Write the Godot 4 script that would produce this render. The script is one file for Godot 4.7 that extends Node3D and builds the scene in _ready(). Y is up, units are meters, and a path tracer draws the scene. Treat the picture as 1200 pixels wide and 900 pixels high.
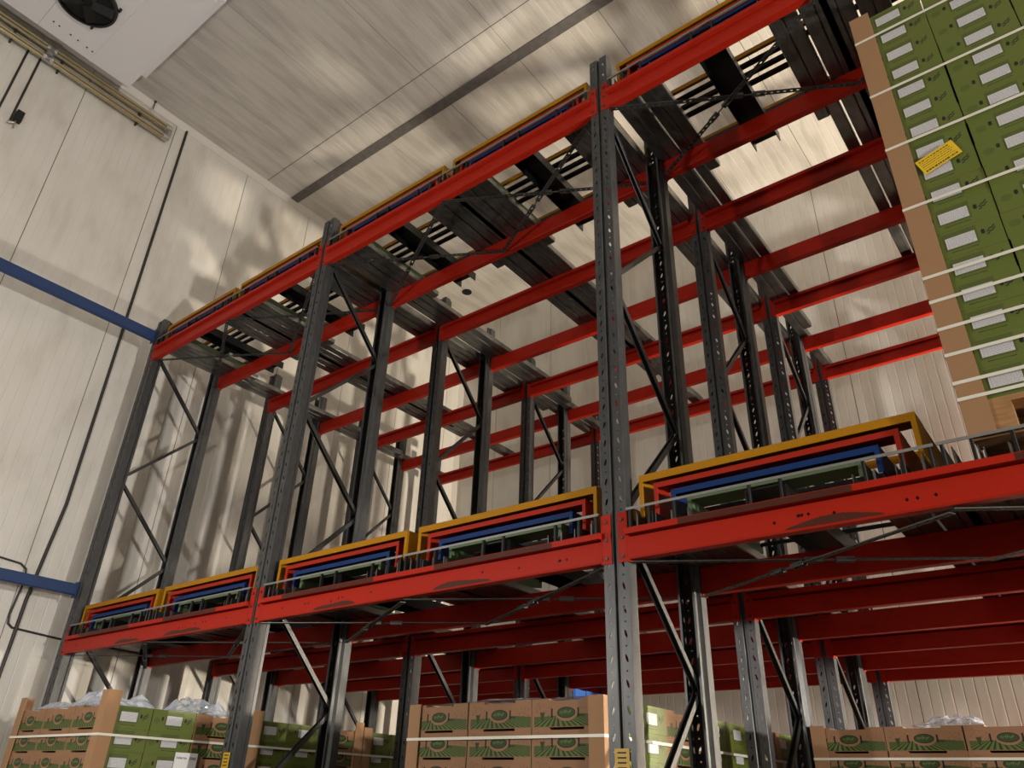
extends Node3D
# ---------------------------------------------------------------- set-up values
const RED := Color(0.63, 0.13, 0.07)
const LOW := 2.675      # top of the lower load beams
const HIGH := 5.545     # top of the upper load beams
const POST_X := [-5.4, -2.7, 0.0, 2.7, 5.4, 8.1]
const POST_Z := [0.0, -0.69, -1.42, -2.09, -2.83, -3.50, -4.22]
const WALL_X := -5.85
const WALL_Z := -5.17
const TOP := 8.853
const LAYER := 0.125
var M := {}
var used := {}
var rng := RandomNumberGenerator.new()

# ---------------------------------------------------------------- mesh helpers
func sb() -> SurfaceTool:
	var st := SurfaceTool.new()
	st.begin(Mesh.PRIMITIVE_TRIANGLES)
	return st

func tri(st: SurfaceTool, a: Vector3, b: Vector3, c: Vector3, n: Vector3, ua := Vector2.ZERO, ub := Vector2.ZERO, uc := Vector2.ZERO) -> void:
	if (b - a).cross(c - a).dot(n) > 0.0:
		var t := b; b = c; c = t
		var u := ub; ub = uc; uc = u
	st.set_normal(n); st.set_uv(ua); st.add_vertex(a)
	st.set_normal(n); st.set_uv(ub); st.add_vertex(b)
	st.set_normal(n); st.set_uv(uc); st.add_vertex(c)

func quad(st: SurfaceTool, a: Vector3, b: Vector3, c: Vector3, d: Vector3, n: Vector3, ua := Vector2(0, 1), ub := Vector2(1, 1), uc := Vector2(1, 0), ud := Vector2(0, 0)) -> void:
	tri(st, a, b, c, n, ua, ub, uc)
	tri(st, a, c, d, n, ua, uc, ud)

# closed outline drawn in the plane (u, v), swept from a to b
func sweep(st: SurfaceTool, poly: Array, a: Vector3, b: Vector3, u: Vector3, v: Vector3) -> void:
	var n := poly.size()
	var area := 0.0
	for i in n:
		var p: Vector2 = poly[i]; var q: Vector2 = poly[(i + 1) % n]
		area += p.x * q.y - q.x * p.y
	var s := 1.0 if area > 0.0 else -1.0
	for i in n:
		var p: Vector2 = poly[i]; var q: Vector2 = poly[(i + 1) % n]
		var e := q - p
		if e.length() < 1e-6: continue
		var nn := (u * e.y - v * e.x) * s
		var v0 := float(i) / n; var v1 := float(i + 1) / n
		quad(st, a + u * p.x + v * p.y, b + u * p.x + v * p.y, b + u * q.x + v * q.y, a + u * q.x + v * q.y, nn.normalized(), Vector2(0, v0), Vector2(1, v0), Vector2(1, v1), Vector2(0, v1))
	var idx := Geometry2D.triangulate_polygon(PackedVector2Array(poly))
	var d := (b - a).normalized()
	for i in range(0, idx.size(), 3):
		var t := []
		for k in 3:
			var p: Vector2 = poly[idx[i + k]]
			t.append(u * p.x + v * p.y)
		tri(st, a + t[0], a + t[1], a + t[2], -d)
		tri(st, b + t[0], b + t[1], b + t[2], d)

# box with a small chamfer along its longest direction
func box(st: SurfaceTool, lo: Vector3, hi: Vector3, ch := 0.0) -> void:
	var s := hi - lo
	var c := minf(ch, minf(s.x, minf(s.y, s.z)) * 0.3)
	var m := (lo + hi) / 2.0
	if s.x >= s.y and s.x >= s.z:
		sweep(st, rect(s.z, s.y, c), Vector3(lo.x, m.y, m.z), Vector3(hi.x, m.y, m.z), Vector3.BACK, Vector3.UP)
	elif s.y >= s.z:
		sweep(st, rect(s.x, s.z, c), Vector3(m.x, lo.y, m.z), Vector3(m.x, hi.y, m.z), Vector3.RIGHT, Vector3.BACK)
	else:
		sweep(st, rect(s.x, s.y, c), Vector3(m.x, m.y, lo.z), Vector3(m.x, m.y, hi.z), Vector3.RIGHT, Vector3.UP)

func rect(w: float, h: float, c: float) -> Array:
	var x := w / 2; var y := h / 2
	if c <= 0.0: return [Vector2(-x, -y), Vector2(x, -y), Vector2(x, y), Vector2(-x, y)]
	return [Vector2(-x + c, -y), Vector2(x - c, -y), Vector2(x, -y + c), Vector2(x, y - c), Vector2(x - c, y), Vector2(-x + c, y), Vector2(-x, y - c), Vector2(-x, -y + c)]

func bar(st: SurfaceTool, a: Vector3, b: Vector3, w: float, h: float, up := Vector3.UP, c := 0.0) -> void:
	var d := (b - a).normalized()
	var u := d.cross(up).normalized()
	sweep(st, rect(w, h, c), a, b, u, u.cross(d).normalized())

func circle(r: float, n: int) -> Array:
	var out := []
	for i in n: out.append(Vector2(cos(TAU * i / n), sin(TAU * i / n)) * r)
	return out

func tube(st: SurfaceTool, pts: Array, r: float, n := 10) -> void:
	for i in pts.size() - 1:
		var a: Vector3 = pts[i]; var b: Vector3 = pts[i + 1]
		var d := (b - a).normalized()
		var ref := Vector3.UP if absf(d.y) < 0.9 else Vector3.RIGHT
		var u := d.cross(ref).normalized()
		sweep(st, circle(r, n), a - d * r * 0.3, b + d * r * 0.3, u, d.cross(u).normalized())

# ---------------------------------------------------------------- object helpers
func numbered(called: String) -> String:
	var k: int = used.get(called, 0)
	used[called] = k + 1
	return called if k == 0 else "%s_%03d" % [called, k]

func part(called: String, mesh: Mesh, m: Material, parent: Node3D, at := Vector3.ZERO, turn := 0.0) -> MeshInstance3D:
	var o := MeshInstance3D.new()
	o.mesh = mesh
	if m: o.material_override = m
	o.name = called
	parent.add_child(o, true)
	o.position = at
	o.rotation.y = turn
	return o

func thing(called: String, label: String, category: String, at := Vector3.ZERO, turn := 0.0, group := "") -> Node3D:
	var o := Node3D.new()
	o.name = numbered(called)
	add_child(o)
	o.position = at
	o.rotation.y = turn
	tag(o, label, category, group)
	return o

func solo(called: String, mesh: Mesh, m: Material, label: String, category: String, at := Vector3.ZERO, turn := 0.0, group := "") -> MeshInstance3D:
	var o := MeshInstance3D.new()
	o.mesh = mesh
	if m: o.material_override = m
	o.name = numbered(called)
	add_child(o)
	o.position = at
	o.rotation.y = turn
	tag(o, label, category, group)
	return o

func tag(o: Node, label: String, category: String, group := "") -> void:
	o.set_meta("label", label)
	o.set_meta("category", category)
	if group != "": o.set_meta("group", group)

func struct(called: String, mesh: Mesh, m: Material, label := "", category := "") -> MeshInstance3D:
	var o := MeshInstance3D.new()
	o.mesh = mesh
	o.material_override = m
	o.name = called
	add_child(o)
	o.set_meta("kind", "structure")
	if label != "": tag(o, label, category)
	return o

# ---------------------------------------------------------------- materials
func mat(c: Color, rough := 0.6, metal := 0.0) -> StandardMaterial3D:
	var m := StandardMaterial3D.new()
	m.albedo_color = c
	m.roughness = rough
	m.metallic = metal
	return m

func noise_tex(freq: float, ramp: Array, octaves := 4, seed_ := 1) -> NoiseTexture2D:
	var t := NoiseTexture2D.new()
	t.width = 512; t.height = 512; t.seamless = true
	var n := FastNoiseLite.new()
	n.seed = seed_; n.frequency = freq; n.fractal_octaves = octaves
	t.noise = n
	var g := Gradient.new()
	g.offsets = PackedFloat32Array(ramp[0])
	g.colors = PackedColorArray(ramp[1])
	t.color_ramp = g
	return t

func world_noise(m: StandardMaterial3D, t: Texture2D, scale: Vector3) -> StandardMaterial3D:
	m.albedo_texture = t
	m.uv1_triplanar = true
	m.uv1_world_triplanar = true
	m.uv1_scale = scale
	return m

func ellipse(img: Image, cx: float, cy: float, rx: float, ry: float, c: Color) -> void:
	for y in range(maxi(0, int(cy - ry)), mini(img.get_height(), int(cy + ry) + 1)):
		for x in range(maxi(0, int(cx - rx)), mini(img.get_width(), int(cx + rx) + 1)):
			var d := pow((x - cx) / rx, 2) + pow((y - cy) / ry, 2)
			if d <= 1.0: img.set_pixel(x, y, c)

func stroke(img: Image, a: Vector2, b: Vector2, w: float, c: Color) -> void:
	var n := int(a.distance_to(b)) * 2 + 1
	for i in n + 1:
		var p := a.lerp(b, float(i) / n)
		ellipse(img, p.x, p.y, w, w, c)

func tex(img: Image) -> ImageTexture:
	img.generate_mipmaps()
	return ImageTexture.create_from_image(img)

# long side of a carton: kraft board with a printed field, an oval badge, hand holes and sketches
func print_kraft() -> Texture2D:
	var w := 400; var h := 125
	var img := Image.create(w, h, false, Image.FORMAT_RGB8)
	var r := RandomNumberGenerator.new(); r.seed = 5
	var kraft := Color(0.53, 0.39, 0.275)
	for y in h:
		for x in w:
			var k := r.randf_range(-0.015, 0.015)
			img.set_pixel(x, y, Color(kraft.r + k, kraft.g + k, kraft.b + k))
	var field := Color(0.32, 0.385, 0.15); var furrow := Color(0.13, 0.16, 0.055)
	for x in range(14, w - 4):
		var top := 74.0 + 5.0 * sin(x * 0.016 + 0.6)
		for y in range(int(top), 122):
			var px := (x - 150.0) / (y - 50.0)
			img.set_pixel(x, y, furrow if fposmod(px * 2.1, 1.0) < 0.42 else field)
	for i in 90:   # sketched leaves and roots
		var left := i < 50
		var p := Vector2(r.randf_range(20, 110), r.randf_range(22, 80)) if left else Vector2(r.randf_range(300, 385), r.randf_range(34, 74))
		stroke(img, p, p + Vector2(r.randf_range(-7, 7), r.randf_range(-7, 5)), 0.8, Color(0.36, 0.26, 0.15))
	for y in range(60, 104):
		var half := 12.0 * (1.0 - (y - 60) / 44.0) + 1.0
		stroke(img, Vector2(62 - half, y), Vector2(62 + half, y), 0.7, Color(0.16, 0.2, 0.06))
	ellipse(img, 200, 66, 62, 34, kraft)
	for x in range(140, 262):
		var y1 := 66.0 + 36.0 * sqrt(maxf(0.0, 1.0 - pow((x - 200) / 60.0, 2)))
		if y1 > 84: img.set_pixel(x, int(y1), furrow)
	ellipse(img, 200, 63, 52, 24, Color(0.06, 0.09, 0.03))
	ellipse(img, 200, 63, 47, 20, Color(0.17, 0.24, 0.08))
	for i in 9:   # unreadable badge script
		stroke(img, Vector2(166 + i * 7, 64 + 4 * sin(i * 2.1)), Vector2(171 + i * 7, 56 + 4 * sin(i * 1.3)), 1.3, Color(0.42, 0.5, 0.24))
	for x in [118, 268]:
		stroke(img, Vector2(x, 48), Vector2(x, 78), 5.0, Color(0.02, 0.015, 0.01))
	stroke(img, Vector2(272, 76), Vector2(300, 77), 2.2, Color(0.05, 0.05, 0.02))
	return tex(img)

# short end of a carton: green print
func print_green() -> Texture2D:
	var w := 300; var h := 125
	var img := Image.create(w, h, false, Image.FORMAT_RGB8)
	var r := RandomNumberGenerator.new(); r.seed = 9
	var g := Color(0.335, 0.38, 0.12)
	for y in h:
		for x in w:
			var k := r.randf_range(-0.01, 0.01)
			img.set_pixel(x, y, Color(g.r + k, g.g + k, g.b + k * 0.6))
	var dark := Color(0.275, 0.32, 0.095)
	img.fill_rect(Rect2i(92, 10, 122, 84), dark)
	stroke(img, Vector2(112, 103), Vector2(205, 104), 1.2, Color(0.05, 0.07, 0.015))
	ellipse(img, 36, 62, 20, 17, Color(0.29, 0.335, 0.10))
	for x in [72, 232]:
		stroke(img, Vector2(x, 46), Vector2(x, 56), 6.5, Color(0.012, 0.012, 0.006))
	var ink := Color(0.07, 0.09, 0.02)
	for dy in [0, 13]:
		for k in 14:
			var a := Vector2(244 + k * 2.2, 56 + dy - k * 1.4 + 3 * sin(k * 0.9))
			stroke(img, a, a + Vector2(2, -1), 2.0, ink)
	return tex(img)

func print_label() -> Texture2D:
	var img := Image.create(128, 64, false, Image.FORMAT_RGB8)
	img.fill(Color(0.74, 0.735, 0.745))
	var r := RandomNumberGenerator.new(); r.seed = 3
	for y in range(8, 60, 7):
		var x := 6
		while x < 118:
			var l := r.randi_range(3, 14)
			img.fill_rect(Rect2i(x, y, l, 2), Color(0.50, 0.50, 0.53))
			x += l + r.randi_range(2, 6)
	return tex(img)

func print_yellow() -> Texture2D:
	var img := Image.create(160, 80, false, Image.FORMAT_RGB8)
	img.fill(Color(0.83, 0.69, 0.09))
	var r := RandomNumberGenerator.new(); r.seed = 13
	for row in [[10, 5], [22, 3], [32, 3], [42, 3], [54, 2], [64, 8]]:
		var x := 10
		while x < 140:
			var l := r.randi_range(3, 12)
			img.fill_rect(Rect2i(x, row[0], mini(l, 148 - x), row[1]), Color(0.30, 0.24, 0.03))
			x += l + r.randi_range(2, 4)
	return tex(img)

# front beams of the lower level: paint rubbed off where loads slide over the lip and knock the lower edge
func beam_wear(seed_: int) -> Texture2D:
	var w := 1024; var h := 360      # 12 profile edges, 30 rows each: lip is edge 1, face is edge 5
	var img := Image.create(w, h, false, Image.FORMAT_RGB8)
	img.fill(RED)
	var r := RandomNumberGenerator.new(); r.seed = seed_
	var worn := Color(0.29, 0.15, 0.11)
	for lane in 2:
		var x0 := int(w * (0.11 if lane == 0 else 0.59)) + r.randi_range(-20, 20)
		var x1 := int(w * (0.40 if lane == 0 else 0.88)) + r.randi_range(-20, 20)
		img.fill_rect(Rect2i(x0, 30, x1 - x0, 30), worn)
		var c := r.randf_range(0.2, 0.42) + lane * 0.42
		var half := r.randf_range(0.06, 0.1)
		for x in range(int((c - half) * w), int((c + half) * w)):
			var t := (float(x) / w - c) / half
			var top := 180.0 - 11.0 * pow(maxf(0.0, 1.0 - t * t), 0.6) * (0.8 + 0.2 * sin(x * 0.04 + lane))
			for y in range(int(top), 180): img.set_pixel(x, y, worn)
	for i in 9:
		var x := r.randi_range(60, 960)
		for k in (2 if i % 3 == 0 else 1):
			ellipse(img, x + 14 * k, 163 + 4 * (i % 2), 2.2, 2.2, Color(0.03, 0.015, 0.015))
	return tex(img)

func make_materials() -> void:
	M.wall = world_noise(mat(Color(0.82, 0.805, 0.78), 0.55), noise_tex(0.012, [[0.0, 0.45, 1.0], [Color(0.90, 0.89, 0.88), Color(0.97, 0.97, 0.965), Color(1, 1, 1)]], 5, 4), Vector3(0.45, 0.16, 0.45))
	M.ceiling = world_noise(mat(Color(0.77, 0.75, 0.72), 0.5), noise_tex(0.012, [[0.0, 0.38, 0.55, 1.0], [Color(0.87, 0.865, 0.86), Color(0.935, 0.93, 0.925), Color(0.98, 0.978, 0.975), Color(1, 1, 1)]], 5, 8), Vector3(0.9, 0.9, 0.16))
	M.seal = mat(Color(0.36, 0.345, 0.33), 0.8)
	M.trim = mat(Color(0.80, 0.78, 0.75), 0.5)
	M.strip = world_noise(mat(Color(0.42, 0.40, 0.39), 0.7), noise_tex(0.03, [[0.0, 1.0], [Color(0.8, 0.8, 0.8), Color(1, 1, 1)]]), Vector3(0.6, 0.6, 0.6))
	M.floor = world_noise(mat(Color(0.20, 0.195, 0.19), 0.6), noise_tex(0.02, [[0.0, 1.0], [Color(0.75, 0.75, 0.75), Color(1, 1, 1)]]), Vector3(0.4, 0.4, 0.4))
	M.post = world_noise(mat(Color(0.29, 0.295, 0.30), 0.42, 0.3), noise_tex(0.03, [[0.0, 1.0], [Color(0.78, 0.78, 0.78), Color(1, 1, 1)]], 4, 21), Vector3(1.5, 0.5, 1.5))
	M.brace = mat(Color(0.25, 0.25, 0.25), 0.4, 0.4)
	M.strap = mat(Color(0.30, 0.295, 0.285), 0.45, 0.5)
	M.track = world_noise(mat(Color(0.50, 0.50, 0.49), 0.30, 0.85), noise_tex(0.03, [[0.0, 1.0], [Color(0.75, 0.75, 0.75), Color(1, 1, 1)]], 4, 31), Vector3(1.2, 1.2, 0.4))
	M.channel = mat(Color(0.085, 0.085, 0.088), 0.4, 0.4)
	M.zinc = mat(Color(0.50, 0.50, 0.49), 0.45, 0.4)
	M.beam = world_noise(mat(RED, 0.42), noise_tex(0.02, [[0.0, 0.3, 1.0], [Color(0.84, 0.84, 0.84), Color(0.97, 0.97, 0.97), Color(1, 1, 1)]], 5, 12), Vector3(0.6, 1.5, 1.5))
	M.beam.metallic_specular = 0.25
	M.plate = mat(RED, 0.42)
	M.plate.metallic_specular = 0.25
	M.bolt = mat(Color(0.28, 0.22, 0.19), 0.5, 0.5)
	M.yellow = mat(Color(0.63, 0.435, 0.05), 0.5)
	M.cart_red = mat(Color(0.60, 0.145, 0.085), 0.5)
	M.cart_blue = mat(Color(0.075, 0.185, 0.38), 0.5)
	M.cart_green = mat(Color(0.35, 0.42, 0.31), 0.5)
	for m in [M.yellow, M.cart_red, M.cart_blue, M.cart_green]: m.metallic_specular = 0.25
	M.spacer = world_noise(mat(Color(0.05, 0.185, 0.37), 0.5), noise_tex(0.03, [[0.0, 0.75, 0.85, 1.0], [Color(0.95, 0.95, 0.95), Color(1, 1, 1), Color(1, 1, 1), Color(1.0, 1.0, 1.0)]]), Vector3(0.6, 0.6, 0.3))
	M.sign = mat(Color(0.70, 0.56, 0.09), 0.5)
	M.wheel = mat(Color(0.10, 0.10, 0.10), 0.5, 0.3)
	M.wood = world_noise(mat(Color(0.66, 0.50, 0.33), 0.75), noise_tex(0.03, [[0.0, 1.0], [Color(0.78, 0.74, 0.679), Color(1, 1, 1)]]), Vector3(0.5, 3.0, 3.0))
	M.board = mat(Color(0.57, 0.43, 0.30), 0.75)
	M.kraft = mat(Color(0.53, 0.39, 0.275), 0.8)
	M.kraft_print = mat(Color.WHITE, 0.75)
	M.kraft_print.albedo_texture = print_kraft()
	M.green_print = mat(Color.WHITE, 0.6)
	M.green_print.albedo_texture = print_green()
	M.label = mat(Color.WHITE, 0.55)
	M.label.albedo_texture = print_label()
	M.sticker = mat(Color.WHITE, 0.5)
	M.sticker.albedo_texture = print_yellow()
	M.band = mat(Color(0.82, 0.81, 0.76), 0.45)
	M.paper = mat(Color(0.86, 0.86, 0.86), 0.6)
	M.ink = mat(Color(0.03, 0.03, 0.03), 0.6)
	M.film = mat(Color(0.78, 0.82, 0.88, 0.40), 0.15)
	M.film.transparency = BaseMaterial3D.TRANSPARENCY_ALPHA
	M.film.cull_mode = BaseMaterial3D.CULL_DISABLED
	M.unit = mat(Color(0.86, 0.85, 0.86), 0.45)
	M.black = mat(Color(0.02, 0.02, 0.02), 0.5)
	M.hole = mat(Color(0.015, 0.015, 0.015), 0.9)
	M.pipe = mat(Color(0.70, 0.65, 0.52), 0.25, 0.7)
	M.fitting = mat(Color(0.72, 0.71, 0.69), 0.3, 0.7)
	M.conduit = mat(Color(0.17, 0.155, 0.14), 0.6)
	M.tie = mat(Color(0.15, 0.33, 0.62), 0.45)
	M.lamp_body = mat(Color(0.75, 0.55, 0.06), 0.5)
	M.glow = mat(Color(1, 0.9, 0.75), 0.4)
	M.glow.emission_enabled = true
	M.glow.emission = Color(1, 0.86, 0.66)
	M.glow.emission_energy_multiplier = 3.0

# ---------------------------------------------------------------- camera, light, air
func set_camera() -> void:
	var cam := Camera3D.new()
	cam.name = "camera"
	add_child(cam)
	cam.fov = rad_to_deg(2.0 * atan(450.0 / 880.79))
	cam.position = Vector3(1.6942, 1.6, 2.8942)
	cam.basis = Basis(Vector3.UP, 0.67646) * Basis(Vector3.RIGHT, 0.50303) * Basis(Vector3.BACK, 0.03494)
	cam.near = 0.05
	cam.far = 60.0
	cam.current = true

func set_air() -> void:
	var we := WorldEnvironment.new()
	we.name = "environment"
	var e := Environment.new()
	e.background_mode = Environment.BG_COLOR
	e.background_color = Color(0, 0, 0)
	e.ambient_light_source = Environment.AMBIENT_SOURCE_DISABLED
	e.tonemap_mode = Environment.TONE_MAPPER_LINEAR
	e.tonemap_exposure = 1.3
	e.sdfgi_enabled = true
	e.ssao_enabled = true
	e.ssil_enabled = true
	we.environment = e
	add_child(we)

# site floodlights on stands: [position, energy, aim yaw, label]
const FLOODS := [   # position, energy, colour, size, label
	[Vector3(6.0, 2.15, -4.90), 94.0, Color(1.0, 0.945, 0.855), 0.14, "yellow floodlight on a stand between the rack and the rear wall"],
	[Vector3(7.5, 2.62, 1.3), 40.0, Color(1.0, 0.98, 0.95), 0.085, "yellow floodlight on a stand past the far end of the rack"],
	[Vector3(-2.3, 2.62, 3.2), 5.2, Color(1.0, 0.98, 0.95), 0.085, "yellow floodlight on a stand in the aisle before the rack"],
]
func floodlight(at: Vector3, energy: float, tint: Color, size: float, label: String) -> void:
	var t := thing("floodlight", label, "floodlight", Vector3(at.x, 0, at.z))
	var st := sb()
	for k in 3:
		var a := TAU * k / 3.0 + 0.4
		bar(st, Vector3(0, 0.5, 0), Vector3(cos(a) * 0.28, 0.01, sin(a) * 0.28), 0.02, 0.02, Vector3.FORWARD)
	part("tripod", st.commit(), M.black, t)
	st = sb()
	tube(st, [Vector3(0, 0.48, 0), Vector3(0, at.y - 0.075 - size, 0)], 0.015)
	part("pole", st.commit(), M.black, t)
	st = sb()
	box(st, Vector3(-0.06, at.y - 0.075 - size, -0.06), Vector3(0.06, at.y - 0.028 - size, 0.06), 0.01)
	part("socket", st.commit(), M.lamp_body, t)
	var s := SphereMesh.new()
	s.radius = size; s.height = size * 2.0; s.radial_segments = 24; s.rings = 12
	part("bulb", s, M.glow, t, Vector3(0, at.y - 0.03, 0))
	var l := OmniLight3D.new()
	l.name = "lamp"
	l.light_color = tint
	l.light_energy = energy
	l.light_size = size
	l.omni_range = 40.0
	l.omni_attenuation = 2.0
	l.shadow_enabled = true
	t.add_child(l)
	l.position = Vector3(0, at.y - 0.03, 0)

# ---------------------------------------------------------------- room
func ribbed_panel(w: float, h: float) -> Mesh:   # in the x-y plane, facing +z, foot at y = 0
	var st := sb()
	var n := 11
	var g := 0.006; var d := 0.0022
	var xs := [Vector2(0.003, -0.006), Vector2(0.005, 0)]
	for i in range(1, n):
		var x := w * i / n
		xs.append_array([Vector2(x - g, 0), Vector2(x, -d), Vector2(x + g, 0)])
	xs.append_array([Vector2(w - 0.005, 0), Vector2(w - 0.003, -0.006)])
	for i in xs.size() - 1:
		var a: Vector2 = xs[i]; var b: Vector2 = xs[i + 1]
		var e := b - a
		quad(st, Vector3(a.x, 0, a.y), Vector3(b.x, 0, b.y), Vector3(b.x, h, b.y), Vector3(a.x, h, a.y), Vector3(-e.y, 0, e.x).normalized())
	return st.commit()

func slab(lo: Vector3, hi: Vector3) -> Mesh:
	var st := sb()
	box(st, lo, hi)
	return st.commit()

func build_room() -> void:
	struct("floor", slab(Vector3(-6.15, -0.2, -5.5), Vector3(14.3, 0, 12.3)), M.floor, "grey concrete floor of the cold store", "floor")
	var tall := ribbed_panel(1.032, TOP)
	var w1 := struct("wall_left", slab(Vector3(WALL_X - 0.3, 0, -5.5), Vector3(WALL_X - 0.006, TOP, 12.3)), M.seal, "white ribbed insulated panel wall beside the rack end", "wall")
	var z := -1.733 - 1.032 * 4
	while z < 12.0:
		var w := 1.032
		part("panel", tall, M.wall, w1, Vector3(WALL_X, 0, z + w), PI / 2)
		z += w
	var w2 := struct("wall_back", slab(Vector3(-6.15, 0, WALL_Z - 0.3), Vector3(14.3, TOP, WALL_Z - 0.006)), M.seal, "white ribbed insulated panel wall behind the rack", "wall")
	var x := 0.085 - 1.032 * 6
	while x < 14.0:
		part("panel", tall, M.wall, w2, Vector3(x, 0, WALL_Z))
		x += 1.032
	struct("wall_right", slab(Vector3(14.0, 0, -5.5), Vector3(14.3, TOP, 12.3)), M.wall, "plain white panel wall at the far end of the aisle", "wall")
	struct("wall_front", slab(Vector3(-6.15, 0, 12.0), Vector3(14.3, TOP, 12.3)), M.wall, "plain white panel wall opposite the rack", "wall")
	var c := struct("ceiling", slab(Vector3(-6.15, TOP + 0.006, -5.5), Vector3(14.3, TOP + 0.3, 12.3)), M.seal, "white ribbed insulated panel ceiling with grey smears", "ceiling")
	# ceiling panels run front to back: rear field, middle field, front field
	for f in [[WALL_Z, -1.476], [-1.354, -0.961], [-0.951, 12.0]]:
		var len: float = f[1] - f[0]
		var mesh := ribbed_panel(1.032, len)
		x = -2.903 - 1.032 * 3
		while x < 14.0:
			var o := part("panel", mesh, M.ceiling, c, Vector3(x, TOP, f[0]))
			o.basis = Basis(Vector3.RIGHT, Vector3(0, 0, 1), Vector3(0, -1, 0))
			x += 1.032
	part("joint_strip", slab(Vector3(WALL_X, TOP - 0.012, -1.476), Vector3(14.0, TOP, -1.354)), M.strip, c)
	# cove angle along the head of the side wall
	var st := sb()
	sweep(st, [Vector2(0, 0), Vector2(0, -0.07), Vector2(0.008, -0.07), Vector2(0.06, -0.008), Vector2(0.07, 0)], Vector3(WALL_X, TOP, WALL_Z), Vector3(WALL_X, TOP, 12.0), Vector3.RIGHT, Vector3.UP)
	struct("trim_1", st.commit(), M.trim, "white cove trim between side wall and ceiling", "trim")
	st = sb()
	sweep(st, [Vector2(0, 0), Vector2(0, -0.07), Vector2(0.008, -0.07), Vector2(0.06, -0.008), Vector2(0.07, 0)], Vector3(WALL_X, TOP, WALL_Z), Vector3(14.0, TOP, WALL_Z), Vector3.BACK, Vector3.UP)
	struct("trim_2", st.commit(), M.trim, "white cove trim between rear wall and ceiling", "trim")
	st = sb()
	sweep(st, [Vector2(0, 0), Vector2(0.06, 0), Vector2(0, 0.06)], Vector3(WALL_X, 0, WALL_Z), Vector3(WALL_X, TOP, WALL_Z), Vector3.RIGHT, Vector3.BACK)
	struct("trim_3", st.commit(), M.trim, "white corner trim where side and rear walls meet", "trim")

# ---------------------------------------------------------------- rack
func perforated_post(h: float) -> Mesh:   # front face at z = 0, centred on x = 0
	var st := sb()
	var n := Vector3.BACK
	for s in [-1.0, 1.0]:
		var x0: float = 0.013 * s; var x1: float = 0.0615 * s
		var cx := (x0 + x1) / 2.0
		var hw := absf(x1 - x0) / 2.0
		for k in int(h / 0.05):
			var y0 := k * 0.05; var y1 := y0 + 0.05
			var cy := y0 + 0.025
			var outer := [Vector2(hw, 0), Vector2(hw, 0.025), Vector2(0, 0.025), Vector2(-hw, 0.025), Vector2(-hw, 0), Vector2(-hw, -0.025), Vector2(0, -0.025), Vector2(hw, -0.025)]
			var inner := []
			for i in 8:
				var a := TAU * i / 8.0
				if k % 2 == 0:
					var y := sin(a) * 0.0175
					inner.append(Vector2(cos(a) * 0.0062 - s * y * 0.28, y))
				else:
					inner.append(Vector2(cos(a), sin(a)) * 0.0042)
			for i in 8:
				var j := (i + 1) % 8
				quad(st, Vector3(cx + outer[i].x, cy + outer[i].y, 0), Vector3(cx + outer[j].x, cy + outer[j].y, 0), Vector3(cx + inner[j].x, cy + inner[j].y, 0), Vector3(cx + inner[i].x, cy + inner[i].y, 0), n)
				var mid: Vector2 = (inner[i] + inner[j]) / 2.0
				quad(st, Vector3(cx + inner[i].x, cy + inner[i].y, 0), Vector3(cx + inner[j].x, cy + inner[j].y, 0), Vector3(cx + inner[j].x, cy + inner[j].y, -0.003), Vector3(cx + inner[i].x, cy + inner[i].y, -0.003), Vector3(-mid.x, -mid.y, 0).normalized())
	# groove between the two hole columns, and the folded sides
	var y := floorf(h / 0.05) * 0.05
	sweep(st, [Vector2(-0.013, 0), Vector2(-0.007, -0.014), Vector2(0.007, -0.014), Vector2(0.013, 0), Vector2(0.010, -0.003), Vector2(0.005, -0.017), Vector2(-0.005, -0.017), Vector2(-0.010, -0.003)], Vector3.ZERO, Vector3(0, y, 0), Vector3.RIGHT, Vector3.BACK)
	for s in [-1.0, 1.0]:
		sweep(st, [Vector2(0.0615 * s, 0), Vector2(0.0635 * s, -0.002), Vector2(0.0635 * s, -0.062), Vector2(0.046 * s, -0.078), Vector2(0.046 * s, -0.100), Vector2(0.034 * s, -0.100), Vector2(0.034 * s, -0.097), Vector2(0.043 * s, -0.097), Vector2(0.043 * s, -0.0765), Vector2(0.0605 * s, -0.0605), Vector2(0.0605 * s, -0.003)], Vector3.ZERO, Vector3(0, y, 0), Vector3.RIGHT, Vector3.BACK)
	return st.commit()

func beam_mesh(l: float) -> Mesh:   # x from 0 to l, top at y = 0, face towards +z
	var st := sb()
	var p := [Vector2(0.027, 0), Vector2(0.030, -0.003), Vector2(0.030, -0.029), Vector2(-0.03, -0.030), Vector2(-0.03, -0.037), Vector2(0.004, -0.037), Vector2(0.007, -0.129), Vector2(0.004, -0.137), Vector2(-0.042, -0.137), Vector2(-0.045, -0.134), Vector2(-0.045, -0.003), Vector2(-0.042, 0)]
	sweep(st, p, Vector3.ZERO, Vector3(l, 0, 0), Vector3.BACK, Vector3.UP)
	return st.commit()

func connector_mesh(s: float) -> Mesh:   # bolted plate on one half of a post face, with a cheek towards the beam
	var st := sb()
	box(st, Vector3(minf(0.018 * s, 0.064 * s), -0.145, 0.001), Vector3(maxf(0.018 * s, 0.064 * s), 0.085, 0.006), 0.001)
	sweep(st, [Vector2(-0.145, 0.006), Vector2(-0.145, -0.05), Vector2(-0.02, -0.05), Vector2(0.05, -0.02), Vector2(0.085, 0.006)], Vector3(0.0645 * s, 0, 0), Vector3(0.0695 * s, 0, 0), Vector3.UP, Vector3.BACK)
	return st.commit()

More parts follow.
